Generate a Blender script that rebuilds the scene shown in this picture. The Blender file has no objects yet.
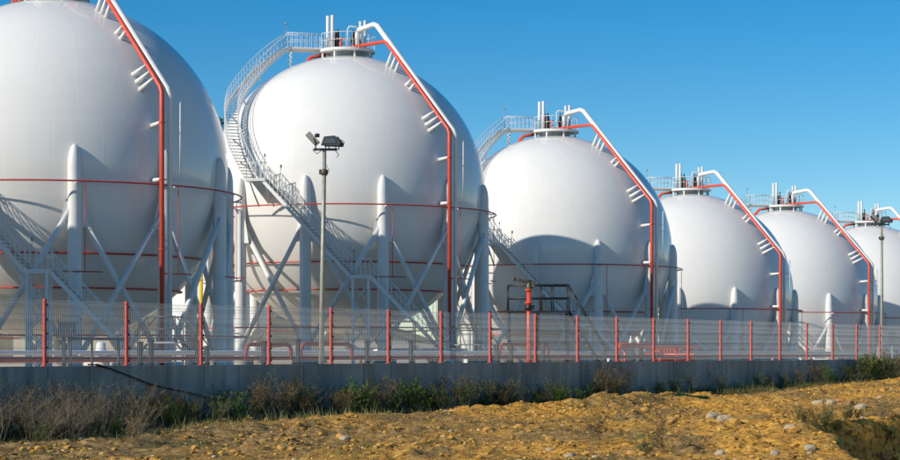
import bpy, math, random
import numpy as np
from mathutils import Vector, noise, Matrix
random.seed(7); np.random.seed(7)
R_ = math.radians
EYE = 2.5                      # camera height above the scene origin
F = 1900.0                     # focal length in photo pixels (900 wide)

# ------------------------------------------------------------------ camera, sky, sun, exposure
sc = bpy.context.scene
col = sc.collection
cd = bpy.data.cameras.new('camera'); cam = bpy.data.objects.new('camera', cd); col.objects.link(cam)
cam.location = (0, 0, EYE); cam.rotation_euler = (R_(90), 0, 0)
cd.sensor_width = 36; cd.lens = 36 * F / 900; cd.shift_y = 122 / 900; cd.clip_start = .5; cd.clip_end = 9000
sc.camera = cam
SUN_AZ, SUN_EL = 32.0, 29.0    # degrees in front of due left, elevation
a, e = R_(SUN_AZ), R_(SUN_EL)
L = Vector((-math.cos(a) * math.cos(e), -math.sin(a) * math.cos(e), math.sin(e)))
w = bpy.data.worlds.new('World'); sc.world = w; w.use_nodes = True
nt = w.node_tree; nt.nodes.clear()
sky = nt.nodes.new('ShaderNodeTexSky'); sky.sky_type = 'NISHITA'; sky.sun_disc = False
sky.sun_elevation = e; sky.sun_rotation = math.atan2(L.x, L.y) % (2 * math.pi)
sky.altitude = 1500; sky.air_density = 1.0; sky.dust_density = .1; sky.ozone_density = 3.0
hs = nt.nodes.new('ShaderNodeHueSaturation'); hs.inputs['Saturation'].default_value = 1.47
hs.inputs['Hue'].default_value = .495
bg = nt.nodes.new('ShaderNodeBackground'); bg.inputs[1].default_value = .074
wo = nt.nodes.new('ShaderNodeOutputWorld')
nt.links.new(sky.outputs[0], hs.inputs['Color']); nt.links.new(hs.outputs[0], bg.inputs[0]); nt.links.new(bg.outputs[0], wo.inputs[0])
sl = bpy.data.lights.new('sun', 'SUN'); sl.energy = 3.0; sl.angle = R_(.53); sl.color = (1, .93, .82)
so = bpy.data.objects.new('sun', sl); col.objects.link(so); so.location = (-60, -40, 60)
so.rotation_euler = (-L).to_track_quat('-Z', 'Y').to_euler()
sc.view_settings.view_transform = 'Standard'; sc.view_settings.look = 'None'
sc.view_settings.exposure = .6; sc.view_settings.gamma = 1

# ------------------------------------------------------------------ helpers
def pxp(x, y, z):              # a place seen at photo pixel (x, y) standing z metres away
    return Vector(((x - 450) / F * z, z, EYE + (352 - y) / F * z))

class MB:
    def __init__(s): s.v = []; s.f = []; s.sm = []
    def add(s, vs, fs, smooth=False):
        o = len(s.v); s.v += [tuple(p) for p in vs]
        for f in fs: s.f.append(tuple(i + o for i in f)); s.sm.append(smooth)
    def box(s, c, sx, sy, sz, rz=0):
        ca, sa = math.cos(rz), math.sin(rz); vs = []
        for dz in (-.5, .5):
            for dx, dy in ((-.5, -.5), (.5, -.5), (.5, .5), (-.5, .5)):
                x, y = dx * sx, dy * sy
                vs.append((c[0] + x * ca - y * sa, c[1] + x * sa + y * ca, c[2] + dz * sz))
        s.add(vs, [(3, 2, 1, 0), (4, 5, 6, 7), (0, 1, 5, 4), (1, 2, 6, 5), (2, 3, 7, 6), (3, 0, 4, 7)])
    def tube(s, pts, r, n=8, closed=False, smooth=True, caps=True):
        P = [Vector(p) for p in pts]; m = len(P)
        rs = r if isinstance(r, (list, tuple)) else [r] * m
        T = []
        for i in range(m):
            if closed: t = P[(i + 1) % m] - P[i - 1]
            else: t = P[min(i + 1, m - 1)] - P[max(i - 1, 0)]
            T.append(t.normalized() if t.length > 1e-9 else Vector((0, 0, 1)))
        up = Vector((0, 0, 1)) if abs(T[0].z) < .95 else Vector((1, 0, 0))
        u = T[0].cross(up).normalized(); vs = []
        for i in range(m):
            u = (u - T[i] * u.dot(T[i]))
            u = u.normalized() if u.length > 1e-6 else T[i].orthogonal().normalized()
            b = T[i].cross(u)
            k = 1.0
            if 0 < i < m - 1:
                c = (P[i] - P[i - 1]).normalized().dot(T[i]); k = 1 / max(c, .6)
            for j in range(n):
                q = 2 * math.pi * (j + .5) / n
                vs.append(P[i] + (u * math.cos(q) + b * math.sin(q)) * rs[i] * k)
        fs = []
        for i in range(m if closed else m - 1):
            A, B = i * n, ((i + 1) % m) * n
            for j in range(n): fs.append((A + j, A + (j + 1) % n, B + (j + 1) % n, B + j))
        s.add(vs, fs, smooth)
        if caps and not closed:
            o = len(s.v) - m * n
            s.f.append(tuple(o + j for j in reversed(range(n)))); s.sm.append(False)
            s.f.append(tuple(o + (m - 1) * n + j for j in range(n))); s.sm.append(False)
    def ring(s, rad, z, r, n=96, m=6, c=(0, 0)):
        s.tube([(c[0] + rad * math.cos(2 * math.pi * i / n), c[1] + rad * math.sin(2 * math.pi * i / n), z) for i in range(n)], r, m, closed=True)
    def lathe(s, prof, c=(0, 0, 0), n=24, smooth=True):
        vs = []; m = len(prof)
        for (r, z) in prof:
            for j in range(n):
                q = 2 * math.pi * j / n; vs.append((c[0] + r * math.cos(q), c[1] + r * math.sin(q), c[2] + z))
        fs = [(i * n + j, i * n + (j + 1) % n, (i + 1) * n + (j + 1) % n, (i + 1) * n + j) for i in range(m - 1) for j in range(n)]
        s.add(vs, fs, smooth)
    def prism(s, poly, thick):         # poly: list of 3D points of a flat outline, thick: Vector
        n = len(poly); t = Vector(thick)
        vs = [Vector(p) - t / 2 for p in poly] + [Vector(p) + t / 2 for p in poly]
        fs = [tuple(reversed(range(n))), tuple(range(n, 2 * n))] + [(i, (i + 1) % n, (i + 1) % n + n, i + n) for i in range(n)]
        s.add(vs, fs)
    def mesh(s, name):
        me = bpy.data.meshes.new(name); me.from_pydata(s.v, [], s.f)
        me.polygons.foreach_set('use_smooth', s.sm); me.update(); return me
    def build(s, name, mat, parent=None, kind=None, loc=None):
        return link(name, s.mesh(name), mat, parent, kind, loc)

def link(name, me, mat, parent=None, kind=None, loc=None):
    if mat is not None and not me.materials: me.materials.append(mat)
    o = bpy.data.objects.new(name, me); col.objects.link(o); o.parent = parent
    if kind: o['kind'] = kind
    if loc is not None: o.location = loc
    return o
def empty(name, loc=(0, 0, 0), rz=0):
    o = bpy.data.objects.new(name, None); col.objects.link(o); o.location = loc; o.rotation_euler = (0, 0, rz)
    o.empty_display_size = .3; return o
def tag(o, label, cat, group=None, kind=None):
    o['label'] = label; o['category'] = cat
    if group: o['group'] = group
    if kind: o['kind'] = kind
    return o
KIDS = {}
def copy_tree(o, parent=None):
    c = o.copy(); col.objects.link(c); c.parent = parent
    for ch in CH(o): copy_tree(ch, c)
    return c
def CH(o): return list(o.children)

# ------------------------------------------------------------------ materials
def mat(name, base, rough=.5, metal=0, spec=.5, var=None, scale=4, bump=0, bscale=30, coords='Object', detail=5, coat=0):
    m = bpy.data.materials.new(name); m.use_nodes = True; n = m.node_tree; b = n.nodes['Principled BSDF']
    b.inputs['Roughness'].default_value = rough; b.inputs['Metallic'].default_value = metal
    b.inputs['Specular IOR Level'].default_value = spec; b.inputs['Base Color'].default_value = (*base, 1)
    if coat: b.inputs['Coat Weight'].default_value = coat; b.inputs['Coat Roughness'].default_value = .12
    tc = n.nodes.new('ShaderNodeTexCoord')
    if var:
        t = n.nodes.new('ShaderNodeTexNoise'); t.inputs['Scale'].default_value = scale; t.inputs['Detail'].default_value = detail
        n.links.new(tc.outputs[coords], t.inputs['Vector'])
        r = n.nodes.new('ShaderNodeValToRGB'); r.color_ramp.elements[0].position = .3; r.color_ramp.elements[1].position = .7
        r.color_ramp.elements[0].color = (*base, 1); r.color_ramp.elements[1].color = (*var, 1)
        n.links.new(t.outputs['Fac'], r.inputs[0]); n.links.new(r.outputs[0], b.inputs['Base Color'])
    if bump:
        t2 = n.nodes.new('ShaderNodeTexNoise'); t2.inputs['Scale'].default_value = bscale; t2.inputs['Detail'].default_value = 6
        n.links.new(tc.outputs[coords], t2.inputs['Vector'])
        bp = n.nodes.new('ShaderNodeBump'); bp.inputs['Strength'].default_value = bump; bp.inputs['Distance'].default_value = .02
        n.links.new(t2.outputs['Fac'], bp.inputs['Height']); n.links.new(bp.outputs[0], b.inputs['Normal'])
    return m

def shell_material():
    m = bpy.data.materials.new('shell_paint'); m.use_nodes = True; n = m.node_tree; N = n.nodes; K = n.links
    b = N['Principled BSDF']; b.inputs['Roughness'].default_value = .3
    b.inputs['Specular IOR Level'].default_value = .4
    tc = N.new('ShaderNodeTexCoord'); sp = N.new('ShaderNodeSeparateXYZ'); K.new(tc.outputs['Object'], sp.inputs[0])
    def M(op, x, y=None, z=None):
        k = N.new('ShaderNodeMath'); k.operation = op
        for i, q in enumerate((x, y, z)):
            if q is None: continue
            if isinstance(q, (int, float)): k.inputs[i].default_value = q
            else: K.new(q, k.inputs[i])
        return k.outputs[0]
    lon = M('ARCTAN2', sp.outputs[1], sp.outputs[0]); zz = M('DIVIDE', sp.outputs[2], 10.0)
    lat = M('ARCSINE', M('MINIMUM', M('MAXIMUM', zz, -1.0), 1.0)); cl = M('COSINE', lat)
    def vseam(count, off):     # distance in metres to the nearest meridian seam
        st = 2 * math.pi / count
        q = M('PINGPONG', M('ADD', lon, off), st / 2)
        return M('MULTIPLY', M('MULTIPLY', q, cl), 10.0)
    def line(d, wd): return M('SUBTRACT', 1.0, M('MINIMUM', M('DIVIDE', d, wd), 1.0))
    def band(lo, hi): return M('MULTIPLY', M('GREATER_THAN', lat, lo), M('LESS_THAN', lat, hi))
    W = .045
    s1 = M('MULTIPLY', line(vseam(24, .07), W), band(-.21, .2))
    s2 = M('MULTIPLY', line(vseam(24, .2), W), band(.2, .86))
    s3 = M('MULTIPLY', line(vseam(24, .16), W), band(-.8, -.21))
    h = None
    for la in (-.8, -.21, .2, .86):
        q = line(M('MULTIPLY', M('ABSOLUTE', M('SUBTRACT', lat, la)), 10.0), W); h = q if h is None else M('MAXIMUM', h, q)
    seam = M('MAXIMUM', M('MAXIMUM', s1, s2), M('MAXIMUM', s3, h))
    t = N.new('ShaderNodeTexNoise'); t.inputs['Scale'].default_value = .35; t.inputs['Detail'].default_value = 4; K.new(tc.outputs['Object'], t.inputs['Vector'])
    mp = N.new('ShaderNodeMapping'); mp.inputs['Scale'].default_value = (1.6, 1.6, .12); K.new(tc.outputs['Object'], mp.inputs[0])
    t2 = N.new('ShaderNodeTexNoise'); t2.inputs['Scale'].default_value = 1.2; t2.inputs['Detail'].default_value = 5; K.new(mp.outputs[0], t2.inputs['Vector'])
    v = M('ADD', M('MULTIPLY', M('SUBTRACT', t.outputs['Fac'], .5), .10), M('MULTIPLY', M('SUBTRACT', t2.outputs['Fac'], .5), .07))
    v = M('ADD', v, M('MULTIPLY', seam, .05)); v = M('ADD', v, 1.0)
    mx = N.new('ShaderNodeMix'); mx.data_type = 'RGBA'; mx.blend_type = 'MULTIPLY'; mx.inputs[0].default_value = 1
    mx.inputs[6].default_value = (.80, .78, .735, 1)
    cb = N.new('ShaderNodeCombineColor'); [K.new(v, cb.inputs[i]) for i in range(3)]
    K.new(cb.outputs[0], mx.inputs[7]); K.new(mx.outputs[2], b.inputs['Base Color'])
    K.new(M('ADD', M('MULTIPLY', t2.outputs['Fac'], .06), .10), b.inputs['Roughness'])
    bp = N.new('ShaderNodeBump'); bp.inputs['Strength'].default_value = .25; bp.inputs['Distance'].default_value = .01
    K.new(seam, bp.inputs['Height']); K.new(bp.outputs[0], b.inputs['Normal'])
    return m

MT = dict(
    shell=shell_material(),
    white=mat('white_steel_paint', (.78, .77, .74), .45, var=(.72, .71, .67), scale=1.5),
    col=mat('column_paint', (.77, .76, .73), .45, var=(.69, .68, .64), scale=1.2),
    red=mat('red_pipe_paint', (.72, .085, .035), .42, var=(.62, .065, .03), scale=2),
    fred=mat('fence_post_red', (.78, .095, .05), .45, var=(.68, .07, .04), scale=6),
    ring=mat('spray_ring_red', (.60, .055, .032), .5, var=(.46, .045, .03), scale=3),
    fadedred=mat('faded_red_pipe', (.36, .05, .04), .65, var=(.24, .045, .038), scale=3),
    black=mat('black_valve', (.012, .013, .015), .45),
    dark=mat('dark_steel', (.045, .055, .06), .5, var=(.07, .075, .075), scale=5),
    grate=mat('galvanised_grating', (.36, .38, .38), .5, metal=.3, var=(.28, .3, .3), scale=6),
    galv=mat('galvanised_wire', (.42, .43, .43), .5, metal=.35),
    pole=mat('weathered_pole_steel', (.40, .40, .33), .55, metal=.3, var=(.30, .29, .23), scale=7),
    glass=mat('lamp_glass', (.10, .10, .09), .12, spec=.8),
    brass=mat('aged_brass', (.15, .13, .08), .5, metal=.4, var=(.08, .07, .045), scale=12),
    yellow=mat('yellow_paint', (.75, .52, .03), .5),
    cabinet=mat('cabinet_grey', (.035, .05, .07), .5),
    rubber=mat('black_rubber', (.01, .01, .011), .6),
    concretepad=mat('pad_concrete', (.42, .39, .34), .85, var=(.36, .33, .28), scale=3, bump=.4),
    stone1=mat('ochre_stone', (.64, .35, .08), .9, var=(.42, .23, .05), scale=9, bump=.6, bscale=25),
    stone2=mat('pale_stone', (.50, .43, .31), .9, var=(.42, .31, .17), scale=9, bump=.6, bscale=25),
    stone3=mat('rust_stone', (.52, .24, .08), .9, var=(.36, .17, .06), scale=9, bump=.6, bscale=25),
    twig=mat('dry_twig', (.25, .205, .135), .9, var=(.14, .11, .07), scale=3),
    brown=mat('brown_weed', (.27, .20, .09), .9, var=(.18, .12, .055), scale=3),
    leaf=mat('weed_leaf', (.11, .19, .03), .7, var=(.19, .24, .05), scale=4),
    olive=mat('olive_leaf', (.19, .19, .05), .8, var=(.11, .13, .04), scale=4),
    grass=mat('low_grass', (.12, .15, .035), .85, var=(.24, .20, .08), scale=1.5),
    tree=mat('tree_leaf', (.035, .055, .02), .8, var=(.05, .075, .025), scale=.6),
    bark=mat('bark', (.09, .065, .045), .9),
)

def wall_material():
    m = mat('wall_concrete', (.26, .265, .265), .85, var=(.20, .205, .205), scale=.9, bump=.35, bscale=14, coords='Generated')
    n = m.node_tree; N = n.nodes; K = n.links; b = N['Principled BSDF']
    ge = N.new('ShaderNodeNewGeometry'); mp = N.new('ShaderNodeMapping'); mp.inputs['Scale'].default_value = (1.1, 1.1, .13)
    K.new(ge.outputs['Position'], mp.inputs[0])
    st = N.new('ShaderNodeTexNoise'); st.inputs['Scale'].default_value = 2.4; st.inputs['Detail'].default_value = 6; K.new(mp.outputs[0], st.inputs['Vector'])
    big = N.new('ShaderNodeTexNoise'); big.inputs['Scale'].default_value = .8; big.inputs['Detail'].default_value = 5; K.new(ge.outputs['Position'], big.inputs['Vector'])
    r1 = N.new('ShaderNodeValToRGB'); r1.color_ramp.elements[0].position = .35; r1.color_ramp.elements[1].position = .66
    r1.color_ramp.elements[0].color = (.40, .385, .35, 1); r1.color_ramp.elements[1].color = (.27, .255, .22, 1)
    K.new(st.outputs['Fac'], r1.inputs[0])
    r2 = N.new('ShaderNodeValToRGB'); r2.color_ramp.elements[0].position = .3; r2.color_ramp.elements[1].position = .75
    r2.color_ramp.elements[0].color = (1.1, 1.1, 1.1, 1); r2.color_ramp.elements[1].color = (.75, .74, .70, 1)
    K.new(big.outputs['Fac'], r2.inputs[0])
    oi = N.new('ShaderNodeObjectInfo'); mr = N.new('ShaderNodeMapRange'); mr.inputs[3].default_value = .86; mr.inputs[4].default_value = 1.1
    K.new(oi.outputs['Random'], mr.inputs[0])
    mx = N.new('ShaderNodeMix'); mx.data_type = 'RGBA'; mx.blend_type = 'MULTIPLY'; mx.inputs[0].default_value = 1
    K.new(r1.outputs[0], mx.inputs[6]); K.new(r2.outputs[0], mx.inputs[7])
    mx2 = N.new('ShaderNodeMix'); mx2.data_type = 'RGBA'; mx2.blend_type = 'MULTIPLY'; mx2.inputs[0].default_value = 1
    cb = N.new('ShaderNodeCombineColor'); [K.new(mr.outputs[0], cb.inputs[i]) for i in range(3)]
    K.new(mx.outputs[2], mx2.inputs[6]); K.new(cb.outputs[0], mx2.inputs[7]); K.new(mx2.outputs[2], b.inputs['Base Color'])
    return m
MT['wall'] = wall_material()

def dirt_material():
    m = bpy.data.materials.new('dirt'); m.use_nodes = True; n = m.node_tree; N = n.nodes; K = n.links
    b = N['Principled BSDF']; b.inputs['Roughness'].default_value = .95; b.inputs['Specular IOR Level'].default_value = .15
    ge = N.new('ShaderNodeNewGeometry'); P = ge.outputs['Position']
    def nz(s, d=6, dist=0):
        t = N.new('ShaderNodeTexNoise'); t.inputs['Scale'].default_value = s; t.inputs['Detail'].default_value = d; t.inputs['Distortion'].default_value = dist
        K.new(P, t.inputs['Vector']); return t.outputs['Fac']
    def ramp(f, stops):
        r = N.new('ShaderNodeValToRGB'); r.color_ramp.elements[0].position = stops[0][0]; r.color_ramp.elements[0].color = (*stops[0][1], 1)
        r.color_ramp.elements[1].position = stops[-1][0]; r.color_ramp.elements[1].color = (*stops[-1][1], 1)
        for p, c in stops[1:-1]: q = r.color_ramp.elements.new(p); q.color = (*c, 1)
        K.new(f, r.inputs[0]); return r.outputs[0]
    def mix(f, x, y, bt='MIX'):
        k = N.new('ShaderNodeMix'); k.data_type = 'RGBA'; k.blend_type = bt
        if isinstance(f, float): k.inputs[0].default_value = f
        else: K.new(f, k.inputs[0])
        K.new(x, k.inputs[6]); K.new(y, k.inputs[7]); return k.outputs[2]
    ochre = ramp(nz(6.5, 10, .2), [(.34, (.13, .056, .014)), (.44, (.48, .23, .04)), (.58, (.69, .365, .06)), (.74, (.72, .49, .18))])
    brown = ramp(nz(6.0, 10, .2), [(.32, (.07, .045, .018)), (.5, (.26, .16, .055)), (.72, (.45, .31, .14))])
    at = N.new('ShaderNodeAttribute'); at.attribute_name = 'soil'; ats = N.new('ShaderNodeSeparateColor'); K.new(at.outputs['Color'], ats.inputs[0])
    c = mix(ats.outputs[0], ochre, brown)
    grass = ramp(nz(5), [(.3, (.045, .06, .016)), (.7, (.11, .11, .035))])
    c = mix(ats.outputs[1], c, grass)
    K.new(c, b.inputs['Base Color'])
    bp = N.new('ShaderNodeBump'); bp.inputs['Strength'].default_value = 1.0; bp.inputs['Distance'].default_value = .05
    K.new(nz(16, 10), bp.inputs['Height']); K.new(bp.outputs[0], b.inputs['Normal'])
    return m
MT['dirt'] = dirt_material()
def clod_material():
    m = mat('clods', (.56, .31, .07), .95, bump=.6, bscale=25); n = m.node_tree; N = n.nodes; K = n.links; b = N['Principled BSDF']; b.inputs['Specular IOR Level'].default_value = .15
    ge = N.new('ShaderNodeNewGeometry'); r = N.new('ShaderNodeValToRGB'); K.new(ge.outputs['Random Per Island'], r.inputs[0])
    r.color_ramp.elements[0].color = (.20, .11, .035, 1); r.color_ramp.elements[1].color = (.62, .47, .26, 1)
    for p_, c_ in ((.3, (.42, .23, .05)), (.75, (.62, .34, .07)), (.92, (.66, .42, .12))): q = r.color_ramp.elements.new(p_); q.color = (*c_, 1)
    K.new(r.outputs[0], b.inputs['Base Color']); return m
MT['clod'] = clod_material()
MT['yard'] = mat('yard_gravel', (.54, .45, .33), .95, var=(.44, .37, .27), scale=.5, bump=.5, bscale=6)
MT['hill'] = mat('hill_scrub', (.14, .12, .06), .95, var=(.26, .21, .12), scale=.2)

# ------------------------------------------------------------------ wall frame: s runs along the wall, d from the wall towards the tanks
P0 = Vector((-10.95, 51.5)); DS = Vector((.565, .825)).normalized(); DN = Vector((-DS.y, DS.x))
def W(s, d, h=0): return Vector((P0.x + DS.x * s + DN.x * d, P0.y + DS.y * s + DN.y * d, EYE + h))
WA = math.atan2(DS.y, DS.x)
def toW(x, y):
    q = Vector((x, y)) - P0; return q.dot(DS), q.dot(DN)
def lerp_tab(t, x):
    if x <= t[0][0]: return t[0][1]
    for (x0, y0), (x1, y1) in zip(t, t[1:]):
        if x <= x1: u = (x - x0) / (x1 - x0); u = u * u * (3 - 2 * u); return y0 + (y1 - y0) * u
    return t[-1][1]

# tanks: (photo x, photo radius, centre height above the eye, size)
TK = [(-39.1, 84.4, 10.6, 1.0), None, None, None, None, None, None]
for i, (x, r, ch, k) in enumerate([(57, 170, 10.6, 1), (347, 138, 11.35, 1), (555, 116.5, 8.5, 1), (690, 102, 5.6, 1.024), (785, 91, 6.05, 1.08), (869, 82, 5.85, 1.08)]):
    z = F * 10 * k / r; TK[i + 1] = ((x - 450) / F * z, z, ch, k)
HC = 12.2                      # sphere centre above its pad
PAD = [t[2] - HC * t[3] for t in TK]
PADS = [toW(t[0], t[1])[0] for t in TK]

def yard_h(x, y):
    s, d = toW(x, y)
    tab = [(-200, PAD[0])]
    for ps, ph in zip(PADS, PAD): tab += [(ps - 9, ph), (ps + 9, ph)]
    tab.append((400, PAD[-1]))
    far = lerp_tab(tab, s)
    q = min(max((d - 16) / 14, 0), 1); q = q * q * (3 - 2 * q)
    h = -1.0 * (1 - q) + far * q
    g = math.exp(-(((x + 52) / 55) ** 2 + ((y - 300) / 60) ** 2))
    return h + 22 * g

# ------------------------------------------------------------------ the setting
def grid(name, xs, ys, hf, m, skip=None):
    vs = [(x, y, hf(x, y)) for y in ys for x in xs]; nx = len(xs); fs = []
    for j in range(len(ys) - 1):
        for i in range(nx - 1):
            if skip and skip(xs[i], ys[j], xs[i + 1], ys[j + 1]): continue
            fs.append((j * nx + i, j * nx + i + 1, (j + 1) * nx + i + 1, (j + 1) * nx + i))
    b = MB(); b.add(vs, fs, True); o = b.build(name, m); o['kind'] = 'structure'; return o
# far terrain in every direction
def frange(a_, b_, st): return [a_ + i * st for i in range(int(round((b_ - a_) / st)) + 1)]
fx = [-5000, -2500, -1200, -600] + frange(-300, 300, 12) + [600, 1200, 2500, 5000]
fy = [-1500, -700, -300] + frange(-120, 480, 12) + [700, 1200, 2500, 5000, 7500]
def far_h(x, y):
    s, d = toW(x, y)
    if d < 2: return EYE - 3.95
    return EYE + min(yard_h(x, y) - .6, -1.7) if d < 90 else EYE + yard_h(x, y) - .6
grid('terrain', fx, fy, far_h, MT['hill'])
# yard behind the wall, laid in wall coordinates
b = MB(); ss = frange(-110, 270, 2.5); dd = frange(.18, 120, 2.0); vs = []
for d in dd:
    for s in ss:
        p = W(s, d); vs.append((p.x, p.y, EYE + yard_h(p.x, p.y)))
n = len(ss)
b.add(vs, [(j * n + i, j * n + i + 1, (j + 1) * n + i + 1, (j + 1) * n + i) for j in range(len(dd) - 1) for i in range(n - 1)], True)
o = b.build('yard', MT['yard']); o['kind'] = 'structure'

BASE = [(-30, -2.35), (-2, -2.25), (6, -2.02), (20, -2.06), (33, -1.86), (43, -1.7), (62, -1.32), (90, -1.1)]
def dirt_h(s, o):               # o: distance in front of the wall
    h = lerp_tab(BASE, s)
    p = W(s, -o)
    # hollow opening towards the camera on the right
    wv = noise.noise((p.x * .6, p.y * .6, 3.3))
    rx, ry = p.x - 10.0, p.y - 54.5
    q = rx * .6 - ry * .8 + .5 * wv; t = rx * .994 - ry * .108 + .5 * wv
    q = min(max(q / .45, 0), 1); t = min(max(t / 1.1, 0), 1)
    h -= 1.5 * q * q * (3 - 2 * q) * t * t * (3 - 2 * t)
    # low spoil bank left by digging, running beside the wall
    c = 4.0 + 1.2 * noise.noise((s * .12, 7.7, 0)); q = math.exp(-((o - c) / .75) ** 2)
    h += .34 * q * (math.exp(-((s - 24) / 6) ** 2) + .3) * (1 + .8 * noise.noise((s * .9, o * .9, 1)))
    # clods and undulation
    x, y = p.x, p.y
    h += .13 * noise.noise((x * .35, y * .22, .5)) + .10 * noise.noise((x * 1.0, y * .7, 2.5))
    rough = .55 + .9 * min(max(noise.noise((x * .3, y * .22, 17)) + .35, 0), 1)
    t = noise.turbulence((x * 1.6, y * 1.2, 5.1), 4, True)
    c = noise.noise((x * 3.1, y * 2.2, 9.1)); e_ = noise.noise((x * 6.3, y * 4.3, 1.1))
    return h + rough * (.19 * (t - .5) + .06 * max(c, 0) + .035 * max(e_, 0))
ss = frange(-16, 76, .125); oo = frange(-.02, 30, .095); n = len(ss); vs = []; soil = []
for o_ in oo:
    for s in ss:
        p = W(s, -o_); vs.append((p.x, p.y, EYE + dirt_h(s, o_)))
        k = min(max((15 - s + 6 * noise.noise((s * .22, o_ * .22, 4))) / 13, 0), 1) * min(max((16 - o_) / 8, 0), 1)
        k = max(k, .75 * min(max((noise.noise((s * .16, o_ * .3, 14)) + .02) * 3, 0), 1))
        k = max(k, min(max((noise.noise((p.x * .45, p.y * .2, 61)) - .12) * 3.5, 0), .9))
        g = min(max((2.2 - o_ + 1.6 * noise.noise((s * .5, o_ * .5, 8))) / 1.2, 0), 1) * .8
        g = max(g, .75 * min(max((noise.noise((s * .35, o_ * .35, 21)) - .22) * 4, 0), 1) * min(max((6 - s) / 8, 0), 1))
        soil.append((k, g, 0, 1))
b = MB(); b.add(vs, [(j * n + i, (j + 1) * n + i, (j + 1) * n + i + 1, j * n + i + 1) for j in range(len(oo) - 1) for i in range(n - 1)], True)
me = b.mesh('ground'); ca = me.color_attributes.new('soil', 'FLOAT_COLOR', 'POINT'); ca.data.foreach_set('color', np.array(soil, np.float32).ravel())
ground = link('ground', me, MT['dirt'], kind='structure')

# ------------------------------------------------------------------ concrete wall of panels
wall = empty('concrete_wall', W(0, 0, -2.4)); tag(wall, 'long low grey concrete wall carrying the wire mesh fence', 'wall')
WT = -.38; SP = 3.15; PWd = SP / 2
b = MB(); b.box((0, 0, 0), PWd - .022, .24, 2.7); pm = b.mesh('panel'); pm.materials.append(MT['wall'])
inv = wall.matrix_world
for i in range(-12, 54):
    p = W((i + .5) * PWd, .05 + random.uniform(-.004, .004), WT - 1.35 + random.uniform(-.006, .003))
    q = link('panel', pm, None, wall); q.location = p - wall.location; q.rotation_euler = (0, 0, WA)
b = MB(); c = W(21 * PWd, .05, WT - 1.4) - wall.location; b.box(c, 66 * PWd, .17, 2.66, WA); b.build('wall_core', MT['wall'], wall)

# ------------------------------------------------------------------ wire mesh fence
fence = empty('mesh_fence', W(0, .05, WT)); tag(fence, 'galvanised wire mesh fence with red posts on top of the concrete wall', 'fence')
FH = 1.79
pb = MB(); pb.box((0, 0, FH / 2 + .01), .075, .075, FH); pb.box((0, 0, FH + .022), .085, .085, .025); pb.box((0, 0, .008), .16, .14, .016)
pmesh = pb.mesh('post'); pmesh.materials.append(MT['fred'])
cb_ = MB()
for z in (.12, .5, .88, 1.26, 1.66): cb_.box((.05, -.03, z), .035, .05, .06)
cmesh = cb_.mesh('clip'); cmesh.materials.append(MT['black'])
# one panel: wires folded into V beams
folds = [(.06, 0), (.16, 0), (.20, .035), (.24, 0), (.72, 0), (.76, .035), (.80, 0), (1.16, 0), (1.20, .035), (1.24, 0), (1.58, 0), (1.62, .035), (1.66, 0), (1.80, 0)]
wb = MB(); nw = 44; w0 = .05; pw = SP - .10
for i in range(nw):
    x = w0 + pw * i / (nw - 1)
    wb.tube([(x, -y, z) for z, y in folds], 0.0042, 4, smooth=False, caps=False)
for z in (.07, .155, .245, .48, .715, .805, .98, 1.155, 1.245, 1.40, 1.575, 1.665, 1.76):
    wb.tube([(w0 - .02, .008, z), (w0 + pw + .02, .008, z)], .0055, 4, smooth=False, caps=False)
wmesh = wb.mesh('wire_panel'); wmesh.materials.append(MT['galv'])
for i in range(-6, 27):
    lo = W(i * SP, .05, WT) - fence.location
    q = link('post', pmesh, None, fence); q.location = lo; q.rotation_euler = (0, random.uniform(-.006, .006), WA)
    cl = link('clips', cmesh, None, q, 'stuff')
    if i < 26:
        q = link('wire_panel', wmesh, None, fence); q.location = lo + Vector((0, 0, random.uniform(-.008, .008))); q.rotation_euler = (0, 0, WA); q['kind'] = 'stuff'

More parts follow.
